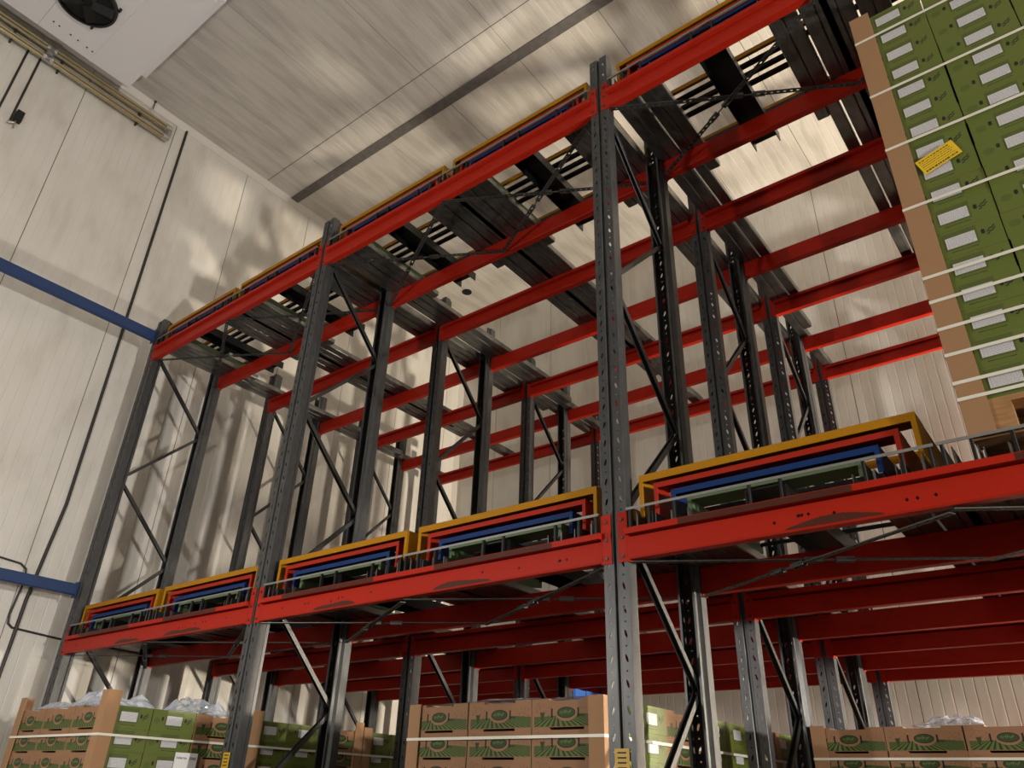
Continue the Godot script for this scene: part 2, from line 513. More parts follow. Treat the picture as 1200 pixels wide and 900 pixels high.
func bolt_mesh() -> Mesh:
	var st := sb()
	sweep(st, circle(0.0085, 6), Vector3.ZERO, Vector3(0, 0, 0.007), Vector3.RIGHT, Vector3.UP)
	return st.commit()

func track_mesh(w: float, h: float, l: float) -> Mesh:   # U profile, underside at y = 0, from z = 0 to -l
	var st := sb()
	var x := w / 2; var t := 0.004
	var p := [Vector2(-x, h), Vector2(-x, 0.008), Vector2(-x + 0.0025, 0.0025), Vector2(-x + 0.008, 0), Vector2(x - 0.008, 0), Vector2(x - 0.0025, 0.0025), Vector2(x, 0.008), Vector2(x, h), Vector2(x - t, h), Vector2(x - t, 0.009), Vector2(x - 0.009, t), Vector2(-x + 0.009, t), Vector2(-x + t, 0.009), Vector2(-x + t, h)]
	sweep(st, p, Vector3.ZERO, Vector3(0, 0, -l), Vector3.RIGHT, Vector3.UP)
	return st.commit()

func strap_mesh(a: Vector3, b: Vector3) -> Mesh:   # perforated strip: two rails and rungs, turnbuckle near the middle
	var st := sb()
	var d := (b - a).normalized()
	var side := d.cross(Vector3.UP).normalized()
	var l := a.distance_to(b)
	var gap := Vector2(l * 0.52, l * 0.62)
	for seg in [Vector2(0, gap.x), Vector2(gap.y, l)]:
		for s in [-1.0, 1.0]:
			bar(st, a + d * seg.x + side * 0.0095 * s, a + d * seg.y + side * 0.0095 * s, 0.010, 0.004)
		var k: float = seg.x
		while k < seg.y:
			bar(st, a + d * k, a + d * minf(k + 0.022, seg.y), 0.018, 0.004)
			k += 0.038
	for s in [-1.0, 1.0]:
		bar(st, a + d * (gap.x - 0.03) + side * 0.012 * s, a + d * (gap.x + 0.045) + side * 0.012 * s, 0.005, 0.02)
		bar(st, a + d * (gap.y - 0.045) + side * 0.012 * s, a + d * (gap.y + 0.03) + side * 0.012 * s, 0.005, 0.02)
	bar(st, a + d * (gap.x + 0.04) - side * 0.015, a + d * (gap.x + 0.04) + side * 0.015, 0.02, 0.005, d)
	bar(st, a + d * (gap.y - 0.04) - side * 0.015, a + d * (gap.y - 0.04) + side * 0.015, 0.02, 0.005, d)
	tube(st, [a + d * (gap.x + 0.02), a + d * (gap.y - 0.02)], 0.005, 6)
	return st.commit()

func build_rack() -> void:
	var rack := thing("pallet_rack", "tall push-back pallet rack with red beams and dark grey perforated uprights", "pallet rack")
	var pm := perforated_post(5.93)
	var bolt := bolt_mesh()
	var conn := {-1.0: connector_mesh(-1.0), 1.0: connector_mesh(1.0)}
	for x in POST_X:
		for i in 7:
			var z: float = POST_Z[i]
			var rear := i % 2 == 1
			var post := part("upright", pm, M.post, rack, Vector3(x, 0, z - (0.10 if rear else 0.0)), PI if rear else 0.0)
			if x < 2.0 and (i == 0 or i == 2):
				pass
			part("base_plate", slab(Vector3(-0.09, 0, -0.13), Vector3(0.09, 0.008, 0.03)), M.post, post)
			for y in [LOW, HIGH]:
				for s in [-1.0, 1.0]:
					if (x == -5.4 and s == (1.0 if rear else -1.0)) or (x == 8.1 and s == (-1.0 if rear else 1.0)): continue
					var c := part("connector", conn[s], M.plate, post, Vector3(0, y, 0))
					if i < 5:
						for by in [-0.12, -0.035, 0.05]:
							if i == 0 or i == 2:
								part("bolt", bolt, M.bolt, post, Vector3(0.041 * s, y + by, 0.005))
		# frame bracing between paired uprights, spacers to the next pair
		for f in 3:
			var z0: float = POST_Z[f * 2] - 0.06; var z1: float = POST_Z[f * 2 + 1] - 0.04
			var y := 5.50
			var front := true
			while y > 0.7:
				var st := sb()
				var a := Vector3(x, y, z0 if front else z1); var b := Vector3(x, y - 0.675, z1 if front else z0)
				var dd := (b - a).normalized()
				var uu := Vector3.RIGHT
				sweep(st, [Vector2(-0.016, -0.014), Vector2(0.016, -0.014), Vector2(0.016, 0.014), Vector2(0.012, 0.014), Vector2(0.012, -0.010), Vector2(-0.012, -0.010), Vector2(-0.012, 0.014), Vector2(-0.016, 0.014)], a, b, uu, dd.cross(uu))
				part("brace", st.commit(), M.brace, rack)
				y -= 0.685
				front = not front
			var z2: float = POST_Z[f * 2 + 2]
			for yy in ([2.05, 4.05] if f == 2 else []):
				var st := sb()
				box(st, Vector3(x - 0.015, yy - 0.02, z2 - 0.02), Vector3(x + 0.015, yy + 0.02, POST_Z[f * 2 + 1] - 0.08), 0.003)
				part("spacer", st.commit(), M.brace, rack)
	# load beams
	var bl := 2.7 - 0.13
	var bm := beam_mesh(bl)
	for bay in 5:
		var x: float = POST_X[bay]
		for i in 7:
			for y in [LOW, HIGH]:
				var rear := i % 2 == 1
				var m: Material = M.beam
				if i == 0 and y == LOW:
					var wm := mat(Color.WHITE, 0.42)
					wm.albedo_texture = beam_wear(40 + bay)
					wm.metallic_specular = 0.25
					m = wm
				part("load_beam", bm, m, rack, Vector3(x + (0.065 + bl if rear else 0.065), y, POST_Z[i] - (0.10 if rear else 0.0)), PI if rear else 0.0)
	# plan bracing under the two front beams
	for bay in 5:
		for y in [LOW, HIGH]:
			var yy: float = y - 0.145
			var x0: float = POST_X[bay] + 0.075
			for half in 2:
				var xa := x0 + half * 1.275
				part("tie_strap", strap_mesh(Vector3(xa, yy, -0.02), Vector3(xa + 1.27, yy, -0.72)), M.strap, rack)
				part("tie_strap", strap_mesh(Vector3(xa + 1.27, yy - 0.012, -0.02), Vector3(xa, yy - 0.012, -0.72)), M.strap, rack)
	# lane tracks, centre channels and front stop rails
	var lens := [4.40, 3.42, 2.98, 1.02]
	var tm := []
	for k in 4: tm.append(track_mesh(0.0785, [0.075, 0.06, 0.05, 0.045][k], lens[k]))
	var chs := sb()
	sweep(chs, [Vector2(-0.085, -0.005), Vector2(-0.085, 0.07), Vector2(0.085, 0.07), Vector2(0.085, -0.005), Vector2(0.079, -0.005), Vector2(0.079, 0.062), Vector2(-0.079, 0.062), Vector2(-0.079, -0.005)], Vector3(0, 0, 0.0), Vector3(0, 0, -1.03), Vector3.RIGHT, Vector3.UP)
	var chm := chs.commit()
	var rs := sb()
	sweep(rs, [Vector2(0.022, 0.083), Vector2(0.022, 0.095), Vector2(0.004, 0.097), Vector2(0.004, 0.093), Vector2(0.018, 0.091), Vector2(0.018, 0.083)], Vector3(-0.635, 0, 0), Vector3(0.635, 0, 0), Vector3.BACK, Vector3.UP)
	var rm := rs.commit()
	var ps := sb()
	box(ps, Vector3(-0.006, 0, 0.002), Vector3(0.006, 0.085, 0.02), 0.002)
	var pmesh := ps.commit()
	for bay in 5:
		for y in [LOW, HIGH]:
			for lane in 2:
				var cx: float = POST_X[bay] + (0.71 if lane == 0 else 1.99)
				for s in [-1.0, 1.0]:
					for k in 4:
						part("track", tm[k], M.track, rack, Vector3(cx + s * (0.628 - 0.079 * k - (0.012 if k > 1 else 0.0)), y, 0.005))
				part("centre_channel", chm, M.channel, rack, Vector3(cx, y, 0.0))
				var rail := part("stop_rail", rm, M.zinc, rack, Vector3(cx, y, 0))
				for px in [-0.62, -0.525, -0.4, -0.06, 0.07, 0.39, 0.525, 0.62]:
					part("stop_post", pmesh, M.channel, rail, Vector3(px, 0, 0))

# ---------------------------------------------------------------- push-back carts
const CART := [   # name, colour words, half width, height of top over the beam, bar height, z of front, length
	["yellow", 0.595, 0.262, 0.036, -0.040, 0.93, 0.15],
	["red", 0.525, 0.213, 0.026, -0.048, 0.90, 0.14],
	["blue", 0.443, 0.168, 0.027, -0.056, 0.88, 0.10],
	["green", 0.372, 0.124, 0.020, -0.064, 0.86, 0.16],
]
func cart_parts(k: int, t: Node3D, m: Material) -> void:
	var c: Array = CART[k]
	var hw: float = c[1]; var top: float = c[2]; var bh: float = c[3]; var zf: float = c[4]; var l: float = c[5]
	var st := sb()   # front angle: face and top leg
	sweep(st, [Vector2(0, -0.002), Vector2(-0.002, 0), Vector2(-c[6], 0), Vector2(-c[6], -0.005), Vector2(-0.006, -0.005), Vector2(-0.006, -bh), Vector2(0, -bh)], Vector3(-hw, top, zf), Vector3(hw, top, zf), Vector3.BACK, Vector3.UP)
	part("front_bar", st.commit(), m, t)
	for s in [-1.0, 1.0]:
		st = sb()   # front upright leg with a folded lip, then the long side plate
		box(st, Vector3(minf(hw * s, (hw - 0.02) * s), 0.055, zf - 0.006), Vector3(maxf(hw * s, (hw - 0.02) * s), top - bh, zf), 0.001)
		part("leg", st.commit(), m, t)
		st = sb()
		var x0: float = (hw - 0.006) * s
		sweep(st, [Vector2(zf - 0.002, 0.055), Vector2(zf - 0.002, top - 0.006), Vector2(zf - l, top - 0.006), Vector2(zf - l, top - 0.05), Vector2(zf - l + 0.1, 0.055)], Vector3(minf(x0, hw * s), 0, 0), Vector3(maxf(x0, hw * s), 0, 0), Vector3.BACK, Vector3.UP)
		part("side_plate", st.commit(), m, t)
		for z in [zf - 0.14, zf - l + 0.2]:
			st = sb()
			sweep(st, circle(0.022, 12), Vector3((hw + 0.003) * s, 0.036, z), Vector3((hw + 0.022) * s, 0.036, z), Vector3.BACK, Vector3.UP)
			part("wheel", st.commit(), M.wheel, t)
	for z in [zf - 0.40 - 0.03 * k, zf - l + 0.03]:
		st = sb()
		sweep(st, [Vector2(0, 0), Vector2(-0.045, 0), Vector2(-0.045, -0.005), Vector2(-0.006, -0.005), Vector2(-0.006, -bh), Vector2(0, -bh)], Vector3(-hw + 0.006, top - 0.001, z), Vector3(hw - 0.006, top - 0.001, z), Vector3.BACK, Vector3.UP)
		part("cross_bar", st.commit(), m if k == 0 else M.channel, t)

func build_carts() -> void:
	var mats := [M.yellow, M.cart_red, M.cart_blue, M.cart_green]
	var place := ["outermost and highest of its nest", "second of its nest under the yellow one", "third of its nest under the red one", "innermost and lowest of its nest"]
	var order := ["first", "second", "third", "fourth", "fifth", "sixth"]
	for k in 4:
		var proto: Node3D = null
		var cname: String = CART[k][0]
		for lane in 6:
			for y in [LOW, HIGH]:
				if y == LOW and lane == 5: continue    # that lane holds the loaded pallet
				var o: Node3D
				var label := "%s push-back cart, %s level, %s lane from the side wall, %s" % [cname, "lower" if y == LOW else "upper", order[lane], place[k].split(" of")[0]]
				if proto == null:
					o = thing(cname + "_cart", label, "cart", Vector3.ZERO, 0.0, cname + " push-back carts")
					cart_parts(k, o, mats[k])
					proto = o
				else:
					o = proto.duplicate()
					o.name = numbered(cname + "_cart")
					add_child(o)
					tag(o, label, "cart", cname + " push-back carts")
				o.position = Vector3(POST_X[lane / 2] + (0.71 if lane % 2 == 0 else 1.99), y, 0)

# ---------------------------------------------------------------- pallets and cartons
var carton_mesh: ArrayMesh
var label_mesh: Mesh
func make_carton() -> void:   # long side along x: 0.4, short side along z: 0.3
	var lx := 0.1975; var lz := 0.1475; var h := LAYER - 0.0004; var low := h - 0.011
	var faces := {"k": sb(), "g": sb(), "t": sb()}
	var cut := 0.10     # shoulders stand proud at the two ends
	var xs := [[-lx, -lx + cut, h], [-lx + cut, lx - cut, low], [lx - cut, lx, h]]
	for s in [-1.0, 1.0]:
		for e in xs:
			var a: float = e[0]; var b: float = e[1]; var t: float = e[2]
			var u0 := (a + lx) / (2 * lx); var u1 := (b + lx) / (2 * lx)
			if s < 0: u0 = 1 - u0; u1 = 1 - u1
			quad(faces.k, Vector3(a, 0, lz * s), Vector3(b, 0, lz * s), Vector3(b, t, lz * s), Vector3(a, t, lz * s), Vector3(0, 0, s), Vector2(u0, 1), Vector2(u1, 1), Vector2(u1, 1 - t / h), Vector2(u0, 1 - t / h))
		quad(faces.g, Vector3(lx * s, 0, lz * s), Vector3(lx * s, 0, -lz * s), Vector3(lx * s, h, -lz * s), Vector3(lx * s, h, lz * s), Vector3(s, 0, 0))
		quad(faces.t, Vector3((lx - cut) * s, low, -lz), Vector3((lx - cut) * s, low, lz), Vector3((lx - cut) * s, h, lz), Vector3((lx - cut) * s, h, -lz), Vector3(-s, 0, 0))
	for e in xs:
		quad(faces.t, Vector3(e[0], e[2], -lz), Vector3(e[1], e[2], -lz), Vector3(e[1], e[2], lz), Vector3(e[0], e[2], lz), Vector3.UP)
	quad(faces.t, Vector3(-lx, 0, -lz), Vector3(lx, 0, -lz), Vector3(lx, 0, lz), Vector3(-lx, 0, lz), Vector3.DOWN)
	carton_mesh = ArrayMesh.new()
	for f in [["k", M.kraft_print], ["g", M.green_print], ["t", M.kraft]]:
		faces[f[0]].commit(carton_mesh)
		carton_mesh.surface_set_material(carton_mesh.get_surface_count() - 1, f[1])
	var st := sb()
	quad(st, Vector3(-0.0525, -0.026, 0.0006), Vector3(0.0525, -0.026, 0.0006), Vector3(0.0525, 0.026, 0.0006), Vector3(-0.0525, 0.026, 0.0006), Vector3.BACK)
	for e in [[Vector3(-0.0525, -0.026, 0), Vector3(0.0525, -0.026, 0), Vector3.DOWN], [Vector3(-0.0525, 0.026, 0), Vector3(0.0525, 0.026, 0), Vector3.UP]]:
		quad(st, e[0], e[1], e[1] + Vector3(0, 0, 0.0006), e[0] + Vector3(0, 0, 0.0006), e[2])
	label_mesh = st.commit()

# slots of one layer on a 1.2 x 1.0 pallet, from the front edge (z = 0) backwards
func slots(ends_front: bool) -> Array:
	var out := []
	var z := 0.0
	var rows := ["four", "three", "three"] if ends_front else ["three", "three", "four"]
	for r in rows:
		if r == "three":
			for i in 3: out.append([Vector3(0.2 + 0.4 * i, 0, z - 0.15), 0.0, i == 0 or i == 2])
			z -= 0.3
		else:
			for i in 4: out.append([Vector3(0.15 + 0.3 * i, 0, z - 0.2), PI / 2, i == 0 or i == 3])
			z -= 0.4
	return out

func stack(x0: float, zf: float, y0: float, layers: int, single: int, ends_front: bool, where: String, group: String) -> void:
	var sl := slots(ends_front)
	var rest_sets := [sb(), sb(), sb()]
	var rest_n := 0
	var nth := ["top", "second", "third", "fourth", "fifth", "sixth", "seventh", "eighth", "ninth", "tenth", "eleventh", "twelfth", "thirteenth", "fourteenth", "fifteenth", "sixteenth", "seventeenth"]
	for layer in layers:
		var from_top := layers - 1 - layer
		for i in sl.size():
			var front: bool = i < (4 if ends_front else 3)
			var at: Vector3 = Vector3(x0, y0 + LAYER * layer, zf) + sl[i][0]
			var jit := rng.randf_range(-0.006, 0.006)
			at += Vector3(rng.randf_range(-0.002, 0.002), 0, rng.randf_range(-0.0015, 0.0015))
			var seen: bool = front or sl[i][2]
			if not seen: continue
			if from_top < single and not (ends_front and not front):
				var col := ""
				if front: col = (["first", "second", "third", "fourth"][i] if ends_front else ["wall-side", "middle", "aisle-side"][i]) + " front column"
				else: col = ["wall-side", "aisle-side"][0 if sl[i][0].x < 0.6 else 1] + (" middle row" if i < 6 else " rear row")
				var lab := "produce carton, %s layer, %s, %s" % [nth[from_top], col, where]
				var o := solo("produce_carton", carton_mesh, null, lab, "carton", at, sl[i][1] + jit, group)
				for s in [-1.0, 1.0]:
					part("label", label_mesh, M.label, o, Vector3(0.1982 * s, 0.066, -0.003 * s), PI / 2 * s)
			else:
				rest_n += 1
				var xf := Transform3D(Basis(Vector3.UP, sl[i][1] + jit), at)
				for f in carton_mesh.get_surface_count(): rest_sets[f].append_from(carton_mesh, f, xf)
	if rest_n == 0: return
	var am := ArrayMesh.new()
	for f in 3:
		rest_sets[f].commit(am)
		am.surface_set_material(f, carton_mesh.surface_get_material(f))
	var rest_o := solo("lower_cartons", am, null, "cartons below the counted layers, " + where if single > 0 else where, "cartons")
	rest_o.set_meta("kind", "stuff")

func pallet_mesh_parts(t: Node3D) -> void:   # 1.2 wide, 1.0 deep, 0.144 high, front-left foot at the origin
	for z in [0.0, -0.225, -0.45, -0.675, -0.90]:
		part("deck_board", slab(Vector3(0, 0.122, z - 0.1), Vector3(1.2, 0.144, z)), M.wood, t)
	for x in [0.0, 0.5275, 1.055]:
		part("stringer_board", slab(Vector3(x, 0.1, -1.0), Vector3(x + 0.145, 0.122, 0)), M.wood, t)
		for z in [0.0, -0.45, -0.9]:
			part("block", slab(Vector3(x, 0.022, z - 0.1), Vector3(x + 0.145, 0.1, z)), M.wood, t)
	for z in [0.0, -0.45, -0.9]:
		part("bottom_board", slab(Vector3(0, 0, z - 0.1), Vector3(1.2, 0.022, z)), M.wood, t)

func corner_boards(x0: float, zf: float, y0: float, y1: float, where: String, corners := [0, 1, 2, 3], leg := 0.072) -> void:
	for c in corners:
		var sx := -1.0 if c % 2 == 0 else 1.0
		var sz := 1.0 if c < 2 else -1.0
		var at := Vector3(x0 + (0.0 if sx < 0 else 1.2), y0, zf - (0.0 if sz > 0 else 1.0))
		var t := 0.0105
		var st := sb()
		sweep(st, [Vector2(sx * t, sz * t), Vector2(sx * t, -sz * leg), Vector2(0.0045 * sx, -sz * leg), Vector2(0.0045 * sx, 0.0045 * sz), Vector2(-sx * leg, 0.0045 * sz), Vector2(-sx * leg, sz * t)], Vector3.ZERO, Vector3(0, y1 - y0, 0), Vector3.RIGHT, Vector3.BACK)
		var which: String = ["wall-side front corner", "aisle-side front corner", "wall-side rear corner", "aisle-side rear corner"][c]
		solo("corner_board", st.commit(), M.board, "cardboard corner board, %s, %s" % [which, where], "corner board", at, 0.0, "cardboard corner boards")

func band(x0: float, zf: float, y: float, label: String) -> void:
	var st := sb()
	var o := 0.0125; var h := 0.0135; var t := 0.0012
	var a := Vector3(x0 - o, y, zf + o); var b := Vector3(x0 + 1.2 + o, y, zf + o); var c := Vector3(x0 + 1.2 + o, y, zf - 1.0 - o); var d := Vector3(x0 - o, y, zf - 1.0 - o)
	for e in [[a, b], [b, c], [c, d], [d, a]]:
		bar(st, e[0], e[1], t, h)
	solo("strapping_band", st.commit(), M.band, label, "strap", Vector3.ZERO, 0.0, "white strapping bands")

func film(x0: float, x1: float, z0: float, z1: float, y: float, hgt: float, seed_: int, label: String) -> void:
	var st := sb()
	st.set_smooth_group(0)
	var n := FastNoiseLite.new(); n.seed = seed_; n.frequency = 3.2; n.fractal_octaves = 3
	n.noise_type = FastNoiseLite.TYPE_SIMPLEX
	var nx := 26; var nz := 20
	var pts := []
	for j in nz + 1:
		for i in nx + 1:
			var u := float(i) / nx; var v := float(j) / nz
			var x := lerpf(x0, x1, u); var z := lerpf(z0, z1, v)
			var edge := minf(minf(u, 1 - u), minf(v, 1 - v)) * 4.0
			var bump := (0.7 + 0.6 * n.get_noise_2d(x * 0.8, z * 0.8) + 0.3 * n.get_noise_2d(x * 3.0 + 9, z * 3.0)) * clampf(edge, 0.06, 1.0)
			pts.append(Vector3(x + 0.02 * n.get_noise_2d(z * 5, x * 5), y + 0.004 + maxf(0.0, hgt * bump), z))
	for j in nz:
		for i in nx:
			var a: Vector3 = pts[j * (nx + 1) + i]; var b: Vector3 = pts[j * (nx + 1) + i + 1]
			var c: Vector3 = pts[(j + 1) * (nx + 1) + i + 1]; var d: Vector3 = pts[(j + 1) * (nx + 1) + i]
			for t in [[a, b, c], [a, c, d]]:
				var nn: Vector3 = (t[1] - t[0]).cross(t[2] - t[0]).normalized()
				if nn.y < 0: nn = -nn
				tri(st, t[0], t[1], t[2], nn)
	solo("plastic_film", st.commit(), M.film, label, "plastic film")

func build_loads() -> void:
	make_carton()
	# [x of left edge, z of front edge, single layers, place words, ordinal of strap heights]
	var ground := [
		[-4.40, 0.55, 4, 0.08, "load standing out before the rack"],
		[-4.40, -0.48, 3, 0.06, "second load behind the one standing out"],
		[-4.40, -1.51, 3, 0.03, "third load behind the one standing out"],
		[-1.44, -0.25, 4, 0.004, "front load under the middle bay"],
		[-1.44, -1.28, 3, 0.0, "second load under the middle bay"],
		[-1.44, -2.31, 3, 0.0, "third load under the middle bay"],
		[0.08, -2.10, 4, 0.012, "load set deep under the last bay"],
	]
	var y0 := 0.144
	for g in ground:
		var p := thing("wooden_pallet", "plain wooden pallet on the floor under the " + g[4], "pallet", Vector3(g[0], 0, g[1]), 0.0, "wooden pallets on the floor")
		pallet_mesh_parts(p)
		stack(g[0], g[1], y0, 15, g[2], false, g[4], "produce cartons on the floor pallets")
		var top: float = y0 + 15 * LAYER
		corner_boards(g[0], g[1], 0.03, top + g[3], g[4])
		band(g[0], g[1], top - LAYER * 1.32, "white strapping band round the top of the " + g[4])
		band(g[0], g[1], top - LAYER * 6.4, "white strapping band round the middle of the " + g[4])
	var top := y0 + 15 * LAYER
	film(-4.32, -3.55, 0.50, -0.10, top, 0.115, 2, "crumpled clear film over the load standing out before the rack")
	film(-3.75, -3.29, -0.02, -0.37, top, 0.11, 6, "clear film bunched at the rear edge of the load standing out")
	film(-1.36, -0.32, -0.27, -0.90, top, 0.035, 11, "thin clear film over the load under the middle bay")
	film(0.62, 0.98, -2.13, -2.5, top, 0.06, 15, "small bunch of clear film on the deep load under the last bay")
	# pallet number sheet on the load standing out
	var sheet := thing("number_sheet", "white paper sheet printed with a pallet number on the green cartons", "paper sheet", Vector3(-3.1935, 1.728, -0.033), PI / 2)
	part("paper", slab(Vector3(-0.078, -0.058, 0), Vector3(0.078, 0.058, 0.001)), M.paper, sheet)
	for w in [["Pallet No.", -0.030, 0.028], ["3342", 0.045, 0.028]]:
		var tm := TextMesh.new()
		tm.text = w[0]
		tm.font_size = 48
		tm.pixel_size = 0.00034 if w[0] != "3342" else 0.00044
		tm.depth = 0.0006
		part("lettering", tm, M.ink, sheet, Vector3(w[1], w[2], 0.0014))
	# loaded pallet on the lower level
	var px := 1.47; var pz := 0.0; var py := LOW + 0.078
	var lp := thing("wooden_pallet", "wooden pallet carrying the green cartons on the lower rack level", "pallet", Vector3(px, py, pz))
	pallet_mesh_parts(lp)
	stack(px, pz, py + 0.144, 17, 17, true, "load raised on the rack", "produce cartons on the rack pallet")
	for back in [[-1.04, "second wooden pallet in the loaded lane of the rack"], [-2.08, "third wooden pallet in the loaded lane of the rack"]]:
		var bp := thing("wooden_pallet", back[1], "pallet", Vector3(px, py, back[0]))
		pallet_mesh_parts(bp)
		stack(px, back[0], py + 0.144, 17, 0, false, "cartons on the " + back[1], "")
	var bt := py + 0.144
	corner_boards(px, pz, py + 0.02, bt + 17 * LAYER + 0.03, "load raised on the rack", [0, 1, 2, 3], 0.078)
	var k := 0
	for y in [4.875, 4.504, 4.164, 3.816, 3.459, 3.344, 3.217, 3.102, 2.982, 2.915]:
		band(px, pz, y, "white strapping band, %s on the raised load" % ["topmost", "second highest", "third highest", "fourth highest", "fifth highest", "sixth highest", "fourth lowest", "third lowest", "second lowest", "lowest"][k])
		k += 1
	var stk := thing("yellow_sticker", "crooked yellow printed sticker on the green cartons of the raised load", "sticker", Vector3(1.638, 4.02, 0.0065), 0.0)
	stk.rotation.z = 0.30
	var st := sb()
	quad(st, Vector3(-0.078, -0.043, 0), Vector3(0.078, -0.043, 0), Vector3(0.078, 0.043, 0.002), Vector3(-0.078, 0.043, 0.002), Vector3.BACK)
	part("face", st.commit(), M.sticker, stk)

# ---------------------------------------------------------------- wall services
func build_services() -> void:
	# blue spacer beams running out from the end frame
	for e in [[5.71, 0.115, "upper blue steel beam running out from the rack end upright"], [3.08, 0.095, "lower blue steel beam running out from the rack end upright"]]:
		var st := sb()
		box(st, Vector3(-0.025, -e[1] / 2, 0.0), Vector3(0.025, e[1] / 2, 5.6), 0.006)
		var t := thing("blue_beam", e[2], "beam", Vector3(-5.44, e[0], 0.02), 0.0)
		part("bar", st.commit(), M.spacer, t)
		st = sb()
		box(st, Vector3(-0.04, -e[1] / 2 - 0.02, -0.008), Vector3(0.04, e[1] / 2 + 0.02, 0.0), 0.002)
		part("end_plate", st.commit(), M.spacer, t)
	# short blue tie at the rear of the second frame row
	var tie := thing("blue_beam", "short blue steel tie between the rear uprights under the lower level", "beam", Vector3(-2.64, 2.45, -3.60))
	var ts := sb()
	box(ts, Vector3(-0.01, -0.095, -0.62), Vector3(0.012, 0.095, 0.0), 0.004)
	part("bar", ts.commit(), M.tie, tie)
	for k in 3:
		ts = sb()
		box(ts, Vector3(0.012, -0.095, -0.52 + 0.2 * k), Vector3(0.020, 0.095, -0.42 + 0.2 * k), 0.003)
		part("stiffener", ts.commit(), M.tie, tie)
	# second rack upright that carries the far end of the blue beams
	var end_post := solo("end_upright", perforated_post(5.93), M.post, "grey upright at the far end of the blue beams", "upright", Vector3(-5.44, 0, 5.74))
	# air cooler under the ceiling
	var yb := 8.514
	var u := thing("air_cooler", "white sheet-metal air cooler with a black fan under the ceiling", "air cooler", Vector3(-5.487, yb, 1.073))
	var st := sb()
	box(st, Vector3(0, 0.012, 0.445), Vector3(1.75, TOP - yb, 3.0))
	box(st, Vector3(0, 0.012, 0.003), Vector3(1.75, 0.06, 0.44))
	part("casing", st.commit(), M.unit, u)
	st = sb()
	box(st, Vector3(0.25, 0.03, -0.06), Vector3(1.8, 0.06, 0.02), 0.004)
	part("end_flange", st.commit(), M.unit, u)
	part("drip_sheet", slab(Vector3(0, 0, 0), Vector3(1.75, 0.012, 0.44)), M.unit, u)
	part("fan_sheet", slab(Vector3(0, 0, 0.447), Vector3(1.75, 0.012, 0.985)), M.unit, u)
	part("fan_sheet", slab(Vector3(0, 0, 0.99), Vector3(1.75, 0.012, 3.0)), M.unit, u)
	part("drip_edge", slab(Vector3(0.0, -0.008, 0.436), Vector3(1.75, 0.0, 0.45)), M.unit, u)
	for e in [[0.70, 0.80]]:
		var c := Vector3(e[0], 0, e[1])
		st = sb()
		var ring := circle(0.285, 40)
		var inner := circle(0.262, 40)
		for i in 40:
			var j := (i + 1) % 40
			var a := Vector3(ring[i].x, 0, ring[i].y); var b := Vector3(ring[j].x, 0, ring[j].y)
			var a2 := Vector3(inner[i].x, 0, inner[i].y); var b2 := Vector3(inner[j].x, 0, inner[j].y)
			var dn := Vector3(0, -0.035, 0)
			quad(st, a, b, b + dn, a + dn, a.normalized())
			quad(st, a2, b2, b2 + dn, a2 + dn, -a.normalized())
			quad(st, a + dn, b + dn, b2 + dn, a2 + dn, Vector3.DOWN)
		part("fan_ring", st.commit(), M.black, u, c)
		st = sb()
		sweep(st, circle(0.262, 32), Vector3(0, -0.003, 0), Vector3(0, 0.004, 0), Vector3.RIGHT, Vector3.BACK)
		part("fan_opening", st.commit(), M.hole, u, c)
		for k in 5:
			st = sb()
			var a := TAU * k / 5.0
			var d := Vector3(cos(a), 0, sin(a))
			bar(st, d * 0.05 + Vector3(0, -0.012, 0), d * 0.25 + Vector3(0, -0.018, 0), 0.11, 0.004, Vector3(sin(a) * 0.4, 1, -cos(a) * 0.4))
			part("fan_blade", st.commit(), M.black, u, c)
		for k in 4:
			var a := TAU * k / 4.0 + 0.6
			st = sb()
			box(st, Vector3(-0.02, -0.03, -0.012), Vector3(0.02, 0.0, 0.012), 0.003)
			part("fan_lug", st.commit(), M.black, u, c + Vector3(cos(a), 0, sin(a)) * 0.305)
	var rv := sb()
	sweep(rv, circle(0.009, 8), Vector3(0, -0.004, 0), Vector3(0, 0.001, 0), Vector3.RIGHT, Vector3.BACK)
	var rivet := rv.commit()
	for z in [0.48, 0.54, 0.64, 0.72, 0.84, 0.90]:
		part("rivet", rivet, M.black, u, Vector3(0.14 + 0.08 * (z - 0.48), 0, z))
	for z in [0.16, 2.6]:
		for x in [0.06, 1.66]:
			part("hanger", slab(Vector3(x, 0.06, z), Vector3(x + 0.03, TOP - yb, z + 0.03)), M.fitting, u)
	# pipes under the ceiling on the side wall
	for e in [[0.467, 1.79, "pair of dull metal pipes high on the side wall, capped end"], [1.85, 5.5, "pair of shiny metal pipes high on the side wall behind the cooler"]]:
		var t := thing("wall_pipes", e[2], "pipes", Vector3(-5.769, 8.524, e[0]), 0.0)
		var l: float = e[1] - e[0]
		for y in [-0.075, 0.075]:
			for dy in [-0.022, 0.024]:
				st = sb()
				tube(st, [Vector3(0, y + dy, 0), Vector3(0, y + dy, l)], 0.021, 12)
				part("pipe", st.commit(), M.pipe, t)
			for z in [-0.02, l + 0.01]:
				st = sb()
				tube(st, [Vector3(0, y, z - 0.022), Vector3(0, y, z + 0.022)], 0.044, 12)
				part("coupling", st.commit(), M.fitting, t)
		st = sb()
		for z in [-0.045, l + 0.035]:
			tube(st, [Vector3(0, -0.075, z), Vector3(0.01, 0.0, z), Vector3(0, 0.075, z)], 0.028, 10)
		part("bend", st.commit(), M.fitting, t)
		var zz := 0.3
		while zz < l:
			st = sb()
			box(st, Vector3(WALL_X + 5.769, -0.12, zz), Vector3(-0.015, 0.12, zz + 0.02))
			part("bracket", st.commit(), M.conduit, t)
			zz += 0.9
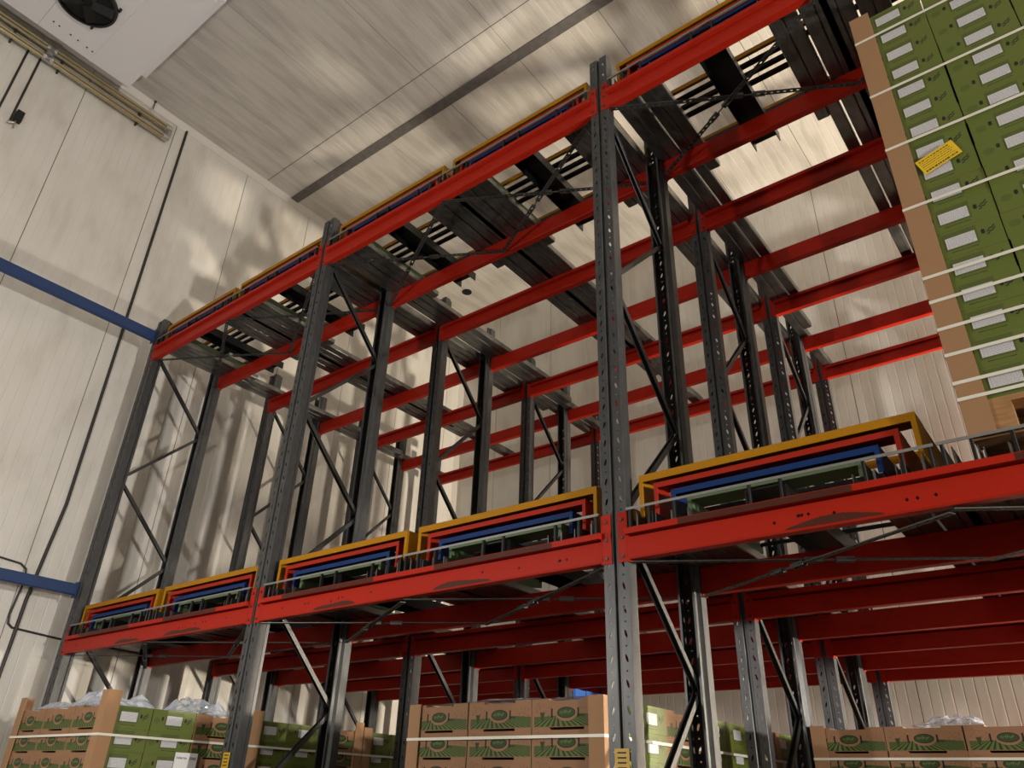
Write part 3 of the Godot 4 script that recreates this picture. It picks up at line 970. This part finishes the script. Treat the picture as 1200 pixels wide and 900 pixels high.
	# cable conduits
	st = sb()
	var wx := WALL_X + 0.012
	tube(st, [Vector3(wx, TOP, 0.206), Vector3(wx, 3.9, 0.17), Vector3(wx, 3.0, 0.237), Vector3(wx, 0.3, 0.276)], 0.0155, 8)
	solo("wall_conduit", st.commit(), M.conduit, "dark conduit running down the whole height of the side wall", "conduit")
	st = sb()
	tube(st, [Vector3(wx, 3.316, 2.597), Vector3(wx, 3.304, 0.579), Vector3(wx, 3.286, 0.377), Vector3(wx, 3.25, 0.321), Vector3(wx, 3.165, 0.301), Vector3(wx, 2.852, 0.328), Vector3(wx, 2.781, 0.316), Vector3(wx, 2.753, 0.276), Vector3(wx, 2.725, -0.118), Vector3(wx, 2.71, -1.036)], 0.009, 8)
	solo("wall_cable", st.commit(), M.conduit, "thin dark cable looping beside the conduit below the lower blue beam", "cable")
	for e in [[1.987, 8.484, 7.152, 0], [1.86, 8.484, 7.495, 1]]:
		var t := thing("drop_conduit", "dark thin conduit hanging from the wall pipes " + ("with a black junction box" if e[3] else "beside the junction box conduit"), "conduit", Vector3(wx, e[1], e[0]))
		st = sb()
		tube(st, [Vector3(0, 0, 0), Vector3(0, e[2] - e[1], 0)], 0.011, 8)
		part("tube", st.commit(), M.conduit, t)
		if e[3]:
			st = sb()
			box(st, Vector3(-0.005, -0.96, -0.085), Vector3(0.055, -0.83, -0.015), 0.006)
			part("junction_box", st.commit(), M.black, t)
			st = sb()
			tube(st, [Vector3(0.0, -0.98, 0), Vector3(0.02, -1.02, 0.01), Vector3(0.03, -1.0, -0.03)], 0.012, 8)
			tube(st, [Vector3(0.02, -0.96, -0.04), Vector3(0.02, -1.05, -0.05)], 0.008, 8)
			part("gland", st.commit(), M.fitting, t)
	# ceiling port and probe
	st = sb()
	sweep(st, circle(0.078, 24), Vector3(-5.244, TOP - 0.012, -4.483), Vector3(-5.244, TOP, -4.483), Vector3.RIGHT, Vector3.BACK)
	solo("ceiling_port", st.commit(), M.hole, "round black port in the ceiling near the rear corner", "port")
	st = sb()
	tube(st, [Vector3(-5.769, TOP, 0.679), Vector3(-5.759, TOP - 0.14, 0.679)], 0.006, 6)
	tube(st, [Vector3(-5.769, TOP - 0.005, 0.679), Vector3(-5.769, TOP, 0.679)], 0.016, 8)
	solo("sensor_rod", st.commit(), M.conduit, "short thin dark rod hanging from the ceiling beside the cooler", "sensor")
	# yellow load signs on the front uprights
	for x in [0.0, -2.7]:
		var t := thing("load_sign", "small yellow load sign on the %s" % ("upright beside the middle bay load" if x == 0.0 else "upright behind the load standing out"), "sign", Vector3(x, 1.745, 0.004), 0.0, "yellow load signs")
		part("plate", slab(Vector3(-0.033, -0.06, 0), Vector3(0.033, 0.04, 0.002)), M.sign, t)
		for k in 5:
			part("print_line", slab(Vector3(-0.02, 0.022 - 0.018 * k, 0.002), Vector3(0.02, 0.028 - 0.018 * k, 0.0024)), M.ink, t)

func _ready() -> void:
	rng.seed = 77
	make_materials()
	set_camera()
	set_air()
	for f in FLOODS: floodlight(f[0], f[1], f[2], f[3], f[4])
	build_room()
	build_rack()
	build_carts()
	build_loads()
	build_services()
